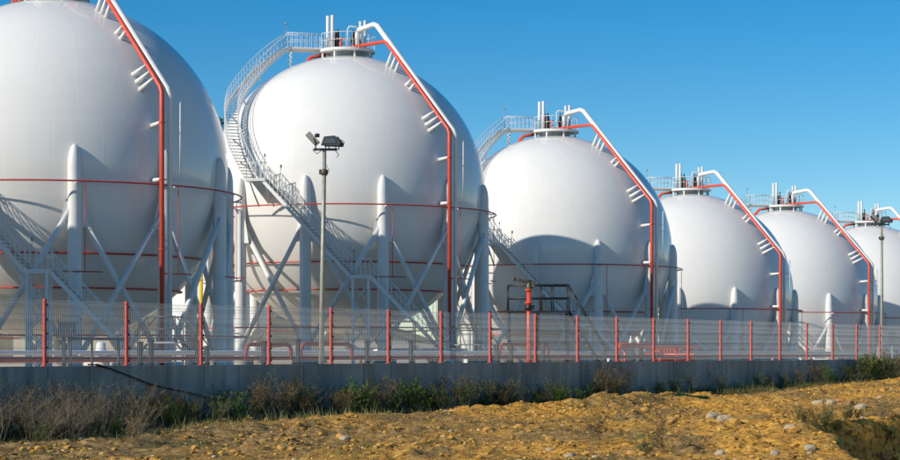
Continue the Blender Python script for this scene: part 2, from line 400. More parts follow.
# ------------------------------------------------------------------ spherical tank prototype (origin on its pad, x right, y away)
def pol(rho, phi, z): p = R_(phi); return Vector((rho * math.sin(p), -rho * math.cos(p), z))
C = HC
def railing(b, pts, h=1.05, step=.5, r=.028, mid=True):
    P = [Vector(p) for p in pts]
    b.tube([p + Vector((0, 0, h)) for p in P], r, 5)
    if mid: b.tube([p + Vector((0, 0, h * .52)) for p in P], r * .7, 4)
    acc = 0; last = None
    for i in range(len(P) - 1):
        sg = P[i + 1] - P[i]; ln = sg.length
        while acc <= ln:
            q = P[i] + sg * (acc / ln); b.tube([q, q + Vector((0, 0, h))], r * .72, 4, smooth=False, caps=False); acc += step
        acc -= ln
def flight(parent, pts, width=.9, first=True):
    """stairs along a centre line (3D points): stringers, treads, handrails"""
    P = [Vector(p) for p in pts]; n = len(P); Lf, Rt = [], []
    for i in range(n):
        t = P[min(i + 1, n - 1)] - P[max(i - 1, 0)]; t.z = 0; t.normalize(); sd = Vector((-t.y, t.x, 0))
        Lf.append(P[i] + sd * width / 2); Rt.append(P[i] - sd * width / 2)
    for side in (Lf, Rt):
        st = MB(); vs = []; fs = []
        for p in side: vs += [p + Vector((0, 0, .12)), p - Vector((0, 0, .20))]
        for i in range(n - 1): fs.append((2 * i, 2 * i + 1, 2 * i + 3, 2 * i + 2))
        st.add(vs, fs)
        sto = st.build('stringer', MT['white'], parent); md = sto.modifiers.new('thick', 'SOLIDIFY'); md.thickness = .05; md.offset = 0
    tr = MB(); total = 0; seg = [(P[i + 1] - P[i]) for i in range(n - 1)]
    drop = abs(P[0].z - P[-1].z); k = max(int(drop / .21), 1); cum = [0]
    for s_ in seg: cum.append(cum[-1] + s_.length)
    for j in range(k):
        q = cum[-1] * (j + .5) / k; i = max(x for x in range(n - 1) if cum[x] <= q); u = (q - cum[i]) / max(seg[i].length, 1e-6)
        a_ = Lf[i].lerp(Lf[i + 1], u); c_ = Rt[i].lerp(Rt[i + 1], u); t = seg[i].copy(); t.z = 0; t.normalize(); t *= .13
        z = (a_.z + c_.z) / 2 + .03; vs = []
        for dz in (-.02, .02):
            for v in (a_ - t, a_ + t, c_ + t, c_ - t): vs.append((v.x, v.y, z + dz))
        tr.add(vs, [(0, 1, 2, 3), (7, 6, 5, 4), (0, 4, 5, 1), (1, 5, 6, 2), (2, 6, 7, 3), (3, 7, 4, 0)])
    tr.build('treads', MT['grate'], parent, 'stuff')
    for sd_ in (Lf, Rt): hb = MB(); railing(hb, sd_, step=.42); hb.build('handrail', MT['white'], parent)

def make_tank():
    T = empty('spherical_tank')
    # shell
    s = MB(); prof = [(max(10 * math.cos(t), 1e-3), 10 * math.sin(t)) for t in [(-math.pi / 2) + math.pi * i / 72 for i in range(73)]]
    s.lathe(prof, n=128); sh = s.build('shell', MT['shell'], T); sh.location = (0, 0, C)
    # columns
    cb2 = MB(); pr = [(.39, 0), (.39, C - 3.0), (.37, C - .6), (.36, C - .3), (.32, C), (.26, C + .25), (.18, C + .44), (.10, C + .55), (.01, C + .6)]
    cb2.lathe(pr, n=24); cm = cb2.mesh('column'); cm.materials.append(MT['col'])
    fb = MB(); fb.lathe([(.01, .45), (.85, .45), (.9, .4), (.9, -.6)], n=20); fm = fb.mesh('footing'); fm.materials.append(MT['concretepad'])
    PH = [17 + 30 * k for k in range(12)]
    for ph in PH:
        q = link('column', cm, None, T); q.location = pol(10.1, ph, 0)
        link('footing', fm, None, q)
    # cross braces between neighbouring columns
    bb = {}
    for k, ph in enumerate(PH):
        for flip in (0, 1):
            A, B = (ph, ph + 30) if not flip else (ph + 30, ph)
            t = MB(); p0, p1 = pol(10.1, A, C - 2.6), pol(10.1, B, 1.0)
            off = pol(.13 if flip else -.13, ph + 15, 0)
            t.tube([p0 + off, p1 + off], .165, 10); t.build('brace', MT['col'], T)
        for sd in (-1, 1):
            g = MB(); d = 3.4 * sd
            pts = [pol(10.1, ph + d * .5, C - 1.9), pol(10.1, ph + d * .95, C - 2.7), pol(10.1, ph + d * 1.35, C - 3.9), pol(10.1, ph + d * .5, C - 3.9)]
            g.prism(pts, pol(.05, ph, 0)); g.build('gusset', MT['col'], T)
    # spray water rings and droppers
    t = MB(); t.ring(10.8, C - 1.45, .048, 120); t.build('spray_ring', MT['ring'], T)
    t = MB(); t.ring(8.70, C - 5.2, .048, 110); t.build('spray_ring', MT['ring'], T)
    t = MB(); t.ring(7.28, C - 7.05, .048, 100); t.build('spray_ring', MT['ring'], T)
    t = MB(); t.ring(11.15, 2.5, .045, 110); t.build('spray_ring', MT['ring'], T)
    for ph in (19.5, 49, 79, 110, 200, 290, -42, -75):
        t = MB(); t.tube([pol(10.8, ph, C - 1.45), pol(10.8, ph, C - 6.3)], .022, 6); t.tube([pol(10.82, ph - 6.5, C - 6.3), pol(10.82, ph + 5, C - 6.3)], .035, 6)
        t.build('dropper_pipe', MT['ring'], T)
    # hook-shaped brackets carrying the ring
    for ph in PH: t = MB(); t.box(pol(10.75, ph, C - 1.55), .08, .5, .08, R_(ph)); t.build('ring_bracket', MT['white'], T)
    # red main riser
    PP = 41.8
    t = MB(); t.tube([pol(.5, -60, C + 10.55), pol(4.2, PP, C + 10.62), pol(4.5, PP, C + 10.5), pol(11.0, PP, C + 3.85), pol(11.15, PP, C + 3.55), pol(11.15, PP, .4)], .125, 12)
    ri = t.build('red_riser', MT['red'], T)
    for z in (C + 1.9, C - 1.2, C - 5, 2.8): t = MB(); t.lathe([(.18, -.03), (.18, .03)], pol(11.15, PP, z), 12); t.build('flange', MT['red'], ri)
    # big white riser
    t = MB(); t.tube([pol(.9, 60, C + 10.0), pol(.9, 60, C + 11.6), pol(1.15, 55, C + 11.85), pol(3.0, PP + 1, C + 12.0), pol(3.35, PP + 1.5, C + 11.85), pol(11.1, PP + 2.2, C + 3.75), pol(11.25, PP + 2.3, C + 3.4), pol(11.25, PP + 2.3, C + 3.2), pol(11.25, PP + 2.3, .4)], [.18] * 7 + [.13, .13], 14)
    t.build('white_riser', MT['white'], T)
    t = MB(); t.tube([pol(11.5, PP + 4.9, C + 3.1), pol(11.5, PP + 4.9, C - .9)], .05, 6); t.build('conduit', MT['white'], T)
    # cone shaped pipe supports welded to the shell
    def cone(p_on, to, r0=.18, r1=.07):
        k = MB(); n_ = Vector(p_on) - Vector((0, 0, C)); k.tube([Vector(p_on) - n_.normalized() * .15, to], [r0, r1], 10); k.build('pipe_support', MT['white'], T)
    def onl(u, ph): return pol(4.5 + (11.0 - 4.5) * u, ph, C + 10.5 + (3.85 - 10.5) * u)
    def onsh(u, ph):
        p = onl(u, ph) - Vector((0, 0, C)); return p.normalized() * 10 + Vector((0, 0, C))
    for u, dp in ((.10, .5), (.16, .3), (.22, 0), (.43, 2), (.48, 1), (.80, 2.2), (.86, 1.5), (.92, .8)): cone(onsh(u, PP - dp), onl(u, PP - .5))
    for z in (C + 1.9, C - 1.2):
        cone(Vector((0, 0, C)) + (pol(10, PP + 1.5, z) - Vector((0, 0, C))).normalized() * 10, pol(11.1, PP - .3, z), .15, .09)
        k = MB(); k.tube([pol(11.15, PP, z), pol(11.5, PP + 5.0, z)], .045, 6); k.build('bracket', MT['white'], T)
    # top platform on its neck
    pf = empty('top_platform'); pf.parent = T
    t = MB(); t.lathe([(.01, 10.45), (2.05, 10.45), (2.05, 10.27), (1.9, 10.27), (.01, 10.29)], (0, 0, C), 40, smooth=False); t.build('deck', MT['white'], pf)
    t = MB(); t.lathe([(1.3, 9.7), (1.3, 10.3)], (0, 0, C), 32); t.build('neck', MT['grate'], pf)
    for k in range(8):
        t = MB(); p = pol(1.85, k * 45 + 20, C + 9.75); t.box((p.x, p.y, C + 10.0), .12, .12, .6, R_(k * 45)); t.build('deck_leg', MT['white'], pf)
    rb = MB(); a0 = -77
    railing(rb, [pol(2.0, a0 + 14 + (332) * i / 40, C + 10.45) for i in range(41)], h=1.1, step=.45); rb.build('railing', MT['white'], pf)
    for (x, y, h, r) in ((-1.35, -.5, 2.3, .13), (-1.02, -.5, 2.35, .13), (.95, .6, 2.1, .11), (1.28, .6, 2.15, .11)):
        t = MB(); t.tube([(x, y, C + 10.5), (x, y, C + 10.6 + h)], r, 10); t.build('vent_stack', MT['white'], pf)
    for (x, y) in ((-.62, -.35), (-.82, .1), (.45, -.1), (.72, .15)):
        t = MB(); t.lathe([(.01, 10.6), (.16, 10.6), (.16, 11.05), (.21, 11.1), (.21, 11.35), (.12, 11.42), (.10, 11.75), (.06, 11.8), (.05, 11.95), (.01, 11.97)], (x, y, C), 10); t.build('relief_valve', MT['black'], pf)
    t = MB(); t.box((.72, -.35, C + 11.0), .55, .4, .5); t.build('valve_box', MT['dark'], pf)
    t = MB(); t.tube([(.1, -.7, C + 10.6), (.1, -.7, C + 11.95), (.2, -.7, C + 12.1), (.7, -.6, C + 12.1), (.8, -.6, C + 11.95)], .05, 8); t.build('vent_pipe', MT['white'], pf)
    t = MB(); t.tube([(-.35, -.8, C + 10.6), (-.35, -.8, C + 11.2)], .07, 8); t.lathe([(.24, 11.18), (.24, 11.25)], (-.35, -.8, C), 12); t.lathe([(.2, 10.8), (.2, 10.88)], (-.35, -.8, C), 12); t.build('hand_valve', MT['red'], pf)
    # second red line leaving the back of the platform
    t = MB(); t.tube([pol(1.6, -95, C + 10.2), pol(2.8, -105, C + 10.1), pol(3.5, -112, C + 9.4), pol(5.5, -135, C + 8.6)], .14, 8); t.build('deluge_pipe', MT['red'], T)
    # stairs wound round the shell
    sw = empty('stairway'); sw.parent = T
    t = MB(); A = pol(1.95, a0, C + 10.5); B = pol(4.45, a0, C + 10.5); dr = (B - A).normalized(); sdv = Vector((-dr.y, dr.x, 0)) * .45
    t.prism([A - sdv, B - sdv, B + sdv, A + sdv], (0, 0, .1)); t.prism([A - sdv, B - sdv, B - sdv - Vector((0, 0, .2)), A - sdv - Vector((0, 0, .2))], sdv * .1); t.build('walkway', MT['white'], sw)
    for g_ in (-1, 1): t = MB(); railing(t, [A + sdv * g_, B + sdv * g_], step=.35); t.build('walkway_rail', MT['white'], sw)
    t = MB(); pb_ = pol(4.1, a0, C); zt = math.sqrt(100 - 4.1 ** 2)
    for sgn in (-1, 1): q = pb_ + sdv * sgn * .5; t.tube([q + Vector((0, 0, zt - .2)), q + Vector((0, 0, 10.5))], .06, 6)
    for i in range(4):
        z0 = zt + i * .33; t.tube([pb_ - sdv * .5 + Vector((0, 0, z0)), pb_ + sdv * .5 + Vector((0, 0, z0 + .33))], .035, 4)
    t.build('walkway_prop', MT['white'], sw)
    tab = [(10.5, 4.4, -77), (9.5, 5.75, -71), (8.2, 7.1, -65), (6.0, 9.3, -54.5), (4.2, 10.4, -47), (2.3, 11.1, -39.5), (.25, 11.75, -30.5)]
    pts = []
    for i in range(43):
        h = 10.5 + (.25 - 10.5) * i / 42
        for (h0, r0, p0), (h1, r1, p1) in zip(tab, tab[1:]):
            if h <= h0 + 1e-9 and h >= h1 - 1e-9: u = (h0 - h) / (h0 - h1); pts.append(pol(r0 + (r1 - r0) * u, p0 + (p1 - p0) * u, C + h)); break
    for _ in range(4):   # round the bends
        pts = [pts[0]] + [(pts[i - 1] + pts[i] * 2 + pts[i + 1]) / 4 for i in range(1, len(pts) - 1)] + [pts[-1]]
    flight(sw, pts)
    # brackets from the shell under the winding flight
    for i in (8, 15, 22, 29, 36):
        t = MB(); p = pts[i] - Vector((0, 0, .2)); q = (pts[i] - Vector((0, 0, C + .6))).normalized() * 9.95 + Vector((0, 0, C)); t.tube([p, q], .05, 5); t.build('stair_bracket', MT['white'], sw)
    # middle landing
    l1 = pts[-1].copy(); l1e = l1 + Vector((.95, -.12, 0))
    t = MB(); mdl = (l1 + l1e) / 2; t.box((mdl.x, mdl.y, mdl.z - .02), 1.3, 1.1, .08, -.12); t.box((mdl.x, mdl.y, mdl.z - .12), 1.34, 1.14, .12, -.12); t.build('landing', MT['white'], sw)
    for a_, b_ in (((-.6, -.5, .03), (.62, -.58, .03)), ((-.45, .55, .03), (.6, .45, .03))): t = MB(); railing(t, [mdl + Vector(a_), mdl + Vector(b_)], step=.3); t.build('landing_rail', MT['white'], sw)
    t = MB()
    for x in (-.5, .5):
        t.tube([mdl + Vector((x, -.45, -.18)), mdl + Vector((x + .55, 1.0, -1.75))], .06, 6); t.tube([mdl + Vector((x, .45, -.18)), mdl + Vector((x + .2, 1.0, -.9))], .05, 6)
    t.prism([mdl + Vector((-.35, -.4, -.19)), mdl + Vector((.6, -.4, -.19)), mdl + Vector((1.5, .75, -1.55)), mdl + Vector((.65, .75, -1.55))], (0, .04, .04)); t.build('landing_bracket', MT['white'], sw)
    l2 = Vector((1.0, -12.2, C - 6.3)); l2e = l2 + Vector((1.15, 0, 0))
    flight(sw, [l1e.lerp(l2, i / 12) for i in range(13)])
    t = MB(); mdl = (l2 + l2e) / 2; t.box((mdl.x, mdl.y, mdl.z - .02), 1.3, 1.1, .08); t.box((mdl.x, mdl.y, mdl.z - .13), 1.34, 1.14, .13); t.build('landing', MT['white'], sw)
    for y_ in (-.52, .52): t = MB(); railing(t, [mdl + Vector((-.6, y_, .03)), mdl + Vector((.6, y_, .03))], step=.3); t.build('landing_rail', MT['white'], sw)
    t = MB()
    for x in (-.52, .52):
        for y in (-.45, .45): t.box((mdl.x + x, mdl.y + y, (mdl.z - .15) / 2), .16, .16, mdl.z - .15)
    z0 = .2
    while z0 < mdl.z - 1.3:
        for y in (-.45, .45):
            t.tube([(mdl.x - .52, mdl.y + y, z0), (mdl.x + .52, mdl.y + y, z0 + 1.2)], .045, 4); t.tube([(mdl.x + .52, mdl.y + y, z0), (mdl.x - .52, mdl.y + y, z0 + 1.2)], .045, 4)
        z0 += 1.3
    t.build('landing_tower', MT['white'], sw)
    g = Vector((l2e.x + 5.6, l2e.y + .2, .12)); flight(sw, [l2e.lerp(g, i / 12) for i in range(13)])
    # little lamps along the stairs
    for p in (pol(4.45, a0, C + 10.6), pts[-1] + Vector((-.3, .5, 0)), l1e + Vector((0, .5, 0)), l2 + Vector((.1, .5, 0))):
        k = MB(); k.tube([p, p + Vector((0, 0, 1.6))], .018, 5); k.lathe([(.01, 1.56), (.06, 1.56), (.075, 1.68), (.04, 1.76), (.01, 1.78)], p, 8); k.build('stair_lamp', MT['grate'], sw)
    # outlet under the shell
    t = MB(); t.tube([(0, 0, C - 9.9), (0, 0, 1.2), (.3, -.3, .95), (8.5, -8.5, .9)], .2, 10); t.build('outlet_pipe', MT['white'], T)
    return T
LAB = ['white spherical gas tank at the end of the row beyond the dark control cabinet',
       'white spherical gas tank behind the fence section with the dark control cabinet',
       'white spherical gas tank behind the floodlight pole and the red pipe loop',
       'white spherical gas tank behind the red water cannon and its railed platform',
       'white spherical gas tank standing lower, just behind the red pipe manifold',
       'white spherical gas tank second from the end of the row beyond the manifold',
       'white spherical gas tank at the far end of the row behind the second floodlight pole']
proto = make_tank()
for i, tk in enumerate(TK):
    o = proto if i == 0 else copy_tree(proto)
    o.location = (tk[0], tk[1], EYE + PAD[i]); o.scale = (tk[3],) * 3
    tag(o, LAB[i], 'gas tank', 'row of spherical gas tanks')

# ------------------------------------------------------------------ floodlight poles
def flood_pole(s, d, hgt, lean, label, flip=1):
    g = W(s, d); base = EYE + yard_h(g.x, g.y); T = empty('floodlight_pole', (g.x, g.y, base)); tag(T, label, 'light pole', 'floodlight poles behind the fence')
    H = hgt
    t = MB(); t.tube([(0, 0, -.1), (lean * .5, 0, H * .5), (lean, 0, H)], [.10, .085, .065], 12); t.build('pole', MT['pole'], T)
    t = MB(); t.lathe([(.1, 0), (.13, .02), (.13, .16), (.08, .2)], (lean * .93, 0, H - .85), 12); t.box((lean * .93 - .1, -.05, H - .75), .14, .1, .16); t.tube([(lean + .06, -.08, H - .9), (lean + .16, -.1, H - .7), (lean + .05, -.1, H - .5)], .012, 5); t.build('collar', MT['brass'], T)
    t = MB(); t.box((lean + .03, 0, H + .02), .82, .08, .08); t.tube([(lean - .4, -.05, H), (lean - .25, -.08, H - .14), (lean - .1, -.06, H - .02)], .012, 5); t.tube([(lean + .35, -.05, H), (lean + .5, -.1, H - .18), (lean + .42, -.08, H - .25)], .015, 5); t.build('crossarm', MT['dark'], T)
    # tilted lamp facing left, seen edge on
    q = empty('floodlight', (lean - .27, 0, H + .08)); q.parent = T
    t = MB(); t.prism([(-.36, 0, .42), (-.22, 0, .54), (.10, 0, .20), (-.04, 0, .08)], (0, .46, 0)); t.build('housing', MT['pole'], q)
    t = MB(); t.prism([(-.37, 0, .40), (-.34, 0, .43), (-.02, 0, .09), (-.05, 0, .06)], (0, .40, 0)); t.build('lens', MT['glass'], q)
    t = MB(); t.tube([(-.02, -.1, -.1), (-.02, -.25, .1), (-.1, -.25, .3)], .025, 6); t.build('yoke', MT['dark'], q)
    t = MB(); t.box((.02, 0, .42), .12, .14, .12, .5); t.build('lamp_socket', MT['dark'], q)
    # big lamps facing the yard
    for y0, x0 in ((-.1, .24), (.22, .34)):
        q = empty('floodlight', (lean + x0 * .9, y0, H + .12)); q.parent = T; q.scale = (.85, .85, .85)
        t = MB(); t.prism([(-.38, 0, .04), (-.26, 0, .38), (.18, 0, .42), (.40, 0, .14), (.34, 0, .02)], (0, .26, 0)); t.build('housing', MT['dark'], q)
        t = MB(); t.prism([(-.26, -.14, .10), (-.19, -.14, .30), (.13, -.14, .32), (.25, -.14, .12)], (0, .02, 0)); t.build('lens', MT['glass'], q)
        for x_ in (-.2, .2): t = MB(); t.box((x_, 0, -.04), .04, .05, .16); t.build('yoke', MT['black'], q)
        t = MB(); t.tube([(.3, -.1, .3), (.42, -.12, .2), (.38, -.1, .0)], .015, 5); t.build('lead', MT['black'], q)
    return T
def at_photo(x, d):            # wall coordinate s of something seen at photo x standing d metres behind the wall
    lo, hi = -30, 120
    for _ in range(60):
        m_ = (lo + hi) / 2; p = W(m_, d)
        if 450 + F * p.x / p.y < x: lo = m_
        else: hi = m_
    return lo
flood_pole(at_photo(321, 2.2), 2.2, 7.9, .12, 'tall olive steel floodlight pole with two lamp heads before the row of tanks')
flood_pole(at_photo(882, 2.5), 2.5, 8.2, -.02, 'slender steel floodlight pole beside the tank at the far end of the row')

# ------------------------------------------------------------------ pipes along the fence
def along(s0, s1, d, h, n=2): return [W(s0 + (s1 - s0) * i / (n - 1), d, h) for i in range(n)]
def line_pipe(name, s0, s1, d, h, r, m, label, cat='pipe'):
    t = MB(); t.tube(along(s0, s1, d, h, 12), r, 10)
    o = t.build(name, MT[m]); tag(o, label, cat); return o
o = line_pipe('white_pipe', -28, 44, 7.4, -.02, .07, 'white', 'long straight white pipe running behind the fence at ground level')
t = MB()
for i in range(14): c = W(-26 + i * 5, 7.4, 0); t.lathe([(.2, -.03), (.2, .03)], c, 10)
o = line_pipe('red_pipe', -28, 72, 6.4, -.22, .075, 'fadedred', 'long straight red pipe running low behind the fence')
line_pipe('red_pipe', -28, 14, 8.6, -.28, .07, 'ring', 'thin dark red pipe beyond the white pipe behind the fence')
line_pipe('grey_pipe', 10, 80, 8.9, -.05, .09, 'grate', 'long grey pipe running beyond the red pipe behind the fence')
def loop(xa, xb, d, top, label):
    sa, sb = at_photo(xa, d), at_photo(xb, d)
    t = MB(); rr = .22
    pts = [W(sa, d, -.27), W(sa, d, top - rr), W(sa + rr * .3, d, top - rr * .3), W(sa + rr, d, top), W(sb - rr, d, top), W(sb - rr * .3, d, top - rr * .3), W(sb, d, top - rr), W(sb, d, -.27)]
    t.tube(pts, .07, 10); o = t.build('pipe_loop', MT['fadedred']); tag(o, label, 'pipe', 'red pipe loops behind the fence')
loop(246, 291, 5.9, .27, 'red pipe loop rising behind the fence before the floodlight pole')
loop(301, 352, 5.9, .30, 'red pipe loop rising behind the fence and behind the floodlight pole')
loop(500, 548, 6.9, .33, 'red pipe loop beside the red water cannon post')
# pipe supports
b = MB(); b.box((0, 0, .6), .13, .13, 1.2); b.box((0, 0, 1.225), .17, .17, .05); b.box((0, 0, .015), .26, .26, .03)
sm_ = b.mesh('pipe_stand'); sm_.materials.append(MT['black'])
for i, x in enumerate((140, 151, 198, 207, 264, 298, 367, 411, 497, 511, 543, 604, 632)):
    d = 5.0; s = at_photo(x, d); p = W(s, d); q = link('pipe_stand', sm_, None); q.location = (p.x, p.y, EYE + yard_h(p.x, p.y)); q.rotation_euler = (0, 0, WA)
    q.scale = (1, 1, random.uniform(.95, 1.2)); tag(q, 'dark steel stand beside the pipes behind the fence', 'pipe stand', 'pipe stands behind the fence')

# crossover steps over the pipes
def crossover():
    T = empty('crossover_steps'); hh = 1.35
    t = MB(); t.box((0, 0, hh), 1.1, .9, .06); t.build('deck', MT['grate'], T)
    for sx in (-1, 1):
        for k in range(6): t = MB(); z = hh - (k + 1) * .21; t.box((sx * (.62 + k * .19), 0, z), .2, .8, .04); t.build('step', MT['grate'], T)
        for y in (-.45, .45):
            t = MB(); t.tube([(sx * .55, y, hh - .05), (sx * 1.78, y, 0)], .05, 5); t.build('stringer', MT['dark'], T)
            t = MB(); t.tube([(sx * .52, y, hh), (sx * .52, y, hh + .95)], .03, 5); t.tube([(sx * .55, y, hh + .95), (sx * 1.75, y, .95)], .028, 5); t.tube([(sx * 1.75, y, .0), (sx * 1.75, y, .95)], .028, 5); t.build('handrail', MT['dark'], T)
            t = MB(); t.box((sx * .5, y * .9, hh / 2), .06, .06, hh); t.build('leg', MT['dark'], T)
    for y in (-.45, .45):
        t = MB(); t.tube([(-.52, y, hh + .95), (.52, y, hh + .95)], .028, 5); t.tube([(-.52, y, hh + .5), (.52, y, hh + .5)], .022, 5); t.build('rail', MT['dark'], T)
    return T
cs = crossover()
for i, (x, d, rz, lb) in enumerate(((402, 9, .1, 'dark steel crossover steps over the pipes before the tank behind the floodlight pole'), (468, 12, .3, 'dark steel crossover steps near the foot of the winding stairs and red riser'), (166, 10, -.2, 'dark steel crossover steps to the side of the dark control cabinet'))):
    o = cs if i == 0 else copy_tree(cs)
    p = W(at_photo(x, d), d); o.location = (p.x, p.y, EYE + yard_h(p.x, p.y)); o.rotation_euler = (0, 0, rz); tag(o, lb, 'steps', 'crossover steps over the pipes')

# control cabinet
p = W(at_photo(67, 4), 4); T = empty('control_cabinet', (p.x, p.y, EYE + yard_h(p.x, p.y)), .1); tag(T, 'dark grey control cabinet on a steel stand with a bent roof rail', 'cabinet')
t = MB(); t.box((0, 0, 1.68), .5, .3, .46); t.build('body', MT['cabinet'], T)
t = MB(); t.box((0, -.16, 1.68), .44, .02, .36); t.build('door', MT['cabinet'], T)
t = MB(); t.box((.14, -.18, 1.68), .02, .03, .09); t.build('handle', MT['galv'], T)
for x in (-.1, .1): t = MB(); t.box((x, 0, .735), .09, .1, 1.47); t.build('leg', MT['dark'], T)
t = MB(); t.tube([(-.3, 0, 1.9), (-.15, 0, 2.1), (.35, 0, 2.1), (.45, 0, 1.95)], .018, 5); t.build('roof_rail', MT['dark'], T)
p = W(at_photo(92, 6), 6); T = empty('cable_tray', (p.x, p.y, EYE + yard_h(p.x, p.y)), WA); tag(T, 'dark steel cable tray on thin legs beside the control cabinet', 'cable tray')
t = MB(); t.box((0, 0, 1.42), 2.6, .5, .08); t.build('tray', MT['dark'], T)
for x in (-1.2, 0, 1.2): t = MB(); t.box((x, 0, .69), .06, .06, 1.38); t.build('leg', MT['dark'], T)
p = W(at_photo(101, 9), 9); T = empty('valve_cover', (p.x, p.y, EYE + yard_h(p.x, p.y))); tag(T, 'small white conical cover beside the dark cable tray', 'cover')
t = MB(); t.lathe([(.28, 0), (.26, .5), (.16, 1.3), (.1, 1.35), (.01, 1.36)], n=14); t.build('cone', MT['white'], T)
t = MB(); t.lathe([(.33, 0), (.33, .12), (.28, .13)], n=14); t.build('base_flange', MT['grate'], T)

# red water cannon and its railed platform
p = W(at_photo(529, 5.5), 5.5); gz = EYE + yard_h(p.x, p.y); zz = p.y; ppm = F / zz
T = empty('water_cannon', (p.x, p.y, gz)); tag(T, 'brass water cannon on a tall red post behind the fence', 'water cannon')
top = EYE + (352 - 290) / ppm - gz
t = MB(); t.tube([(0, 0, -.05), (0, 0, top)], .10, 14); t.build('post', MT['red'], T)
for z in (top, top - .55, .1): t = MB(); t.lathe([(.01, z - .035), (.18, z - .035), (.18, z + .035), (.01, z + .035)], n=14); t.build('flange', MT['red'], T)
t = MB(); t.lathe([(.01, -.08), (.2, -.08), (.2, .12), (.01, .12)], (0, 0, top - .78), 12); t.box((.12, -.1, top - .72), .25, .12, .14); t.build('gear_valve', MT['black'], T)
t = MB(); t.lathe([(.10, 0), (.125, .05), (.125, .16), (.09, .22), (.09, .33), (.01, .35)], (0, 0, top), 12); t.tube([(.08, 0, top + .12), (.22, 0, top + .2), (.2, 0, top + .34), (-.05, 0, top + .35)], .055, 8); t.build('swivel', MT['brass'], T)
t = MB(); t.tube([(.1, 0, top + .36), (-.15, -.02, top + .36), (-.42, -.05, top + .43), (-.64, -.08, top + .47)], [.075, .065, .055, .05], 10); t.tube([(-.62, -.08, top + .465), (-.70, -.08, top + .48)], .085, 10); t.build('nozzle', MT['brass'], T)
t = MB(); t.tube([(.15, -.2, top + .25), (.3, -.25, top + .5)], .02, 5); t.lathe([(.13, 0), (.13, .03)], (.22, -.22, top + .15), 10); t.build('tiller', MT['dark'], T)
p = W(at_photo(540, 8.5), 8.5); gz = EYE + yard_h(p.x, p.y); ppm = F / p.y
T = empty('railed_platform', (p.x, p.y, gz)); tag(T, 'steel railed platform with stairs, coloured black for shade, behind the red water cannon', 'platform')
xl, xr = (508 - 540) / ppm, (568 - 540) / ppm; zt, zm, zd = [EYE + (352 - y) / ppm - gz for y in (285.5, 298.5, 311)]
t = MB(); t.box(((xl + xr) / 2, 0, zd - .05), xr - xl, 1.6, .08); t.build('deck', MT['black'], T)  # black puts the shade on the rails and frame into their colour
for x in (xl + .05, (xl + xr) / 2, xr - .05):
    for y in (-.75, .75): t = MB(); t.box((x, y, (zd - .1) / 2), .1, .1, zd - .1); t.build('leg', MT['black'], T)
for y in (-.78, .78):
    for z in (zt, zm): t = MB(); t.tube([(xl, y, z), (xr, y, z)], .035, 6); t.build('rail', MT['black'], T)
    for x in (xl, xl + .35 * (xr - xl), .55 * (xr - xl) + xl, .74 * (xr - xl) + xl, xr): t = MB(); t.tube([(x, y, zd), (x, y, zt)], .03, 6); t.build('rail_post', MT['black'], T)
for x in (xl,):
    for z in (zt, zm): t = MB(); t.tube([(x, -.78, z), (x, .78, z)], .03, 6); t.build('rail', MT['black'], T)
fo = 1.0
for y in (-.55, .55):
    t = MB(); t.tube([(xr - 1.0 * 0, y, zd), (xr + 1.75, y, 0)], .06, 6); t.build('stair_stringer', MT['black'], T)
    t = MB(); t.tube([(xr, y, zt), (xr + 1.75, y, zt - zd)], .032, 6); t.tube([(xr + 1.75, y, 0), (xr + 1.75, y, zt - zd)], .03, 6); t.build('stair_rail', MT['black'], T)
for k in range(10): t = MB(); u = (k + .5) / 10; t.box((xr + 1.75 * u, 0, zd * (1 - u)), .24, 1.0, .04); t.build('step', MT['grate'], T)

# red manifold
d0 = 7.5; s0 = at_photo(618, d0); p = W(s0, d0); gz = EYE + yard_h(p.x, p.y); T = empty('pipe_manifold', (p.x, p.y, gz), WA); tag(T, 'bright red pipe manifold with rows of short branch pipes behind the fence', 'manifold')
def sx(x): return at_photo(x, d0) - s0
hA, hB = .30 + 1.0, -.12 + 1.0
t = MB(); t.tube([(0, 0, 0), (0, 0, hA - .12), (.12, 0, hA), (sx(697), 0, hA)], .12, 12); t.build('header', MT['red'], T)
t = MB(); t.tube([(sx(636), -.3, hB), (sx(674), -.3, hB)], .12, 12); t.build('header', MT['red'], T)
for i in range(9):
    x = sx(675) + (sx(699) - sx(675)) * i / 8; t = MB(); t.tube([(x, -.05, hA), (x, 1.0, hA), (x, 1.1, hA - .1), (x, 1.1, .0)], .075, 8); t.build('branch_pipe', MT['red'], T)
for i in range(8):
    x = sx(656) + (sx(674) - sx(656)) * i / 7; t = MB(); t.tube([(x, -.3, hB), (x, -1.1, hB), (x, -1.15, hB - .1), (x, -1.15, .0)], .07, 8); t.build('branch_pipe', MT['red'], T)
for x in (625, 640, 660, 676, 690): t = MB(); t.tube([(sx(x), 0, 0), (sx(x), 0, hA)], .07, 8); t.build('riser', MT['red'], T)
t = MB(); t.box((sx(629), -.5, .6), .5, .4, 1.2); t.build('valve_rack', MT['dark'], T)
t = MB(); t.lathe([(.01, 0), (.14, 0), (.12, .2), (.03, .6), (.01, .62)], (sx(638), .4, hA - .1), 10); t.build('white_bonnet', MT['white'], T)

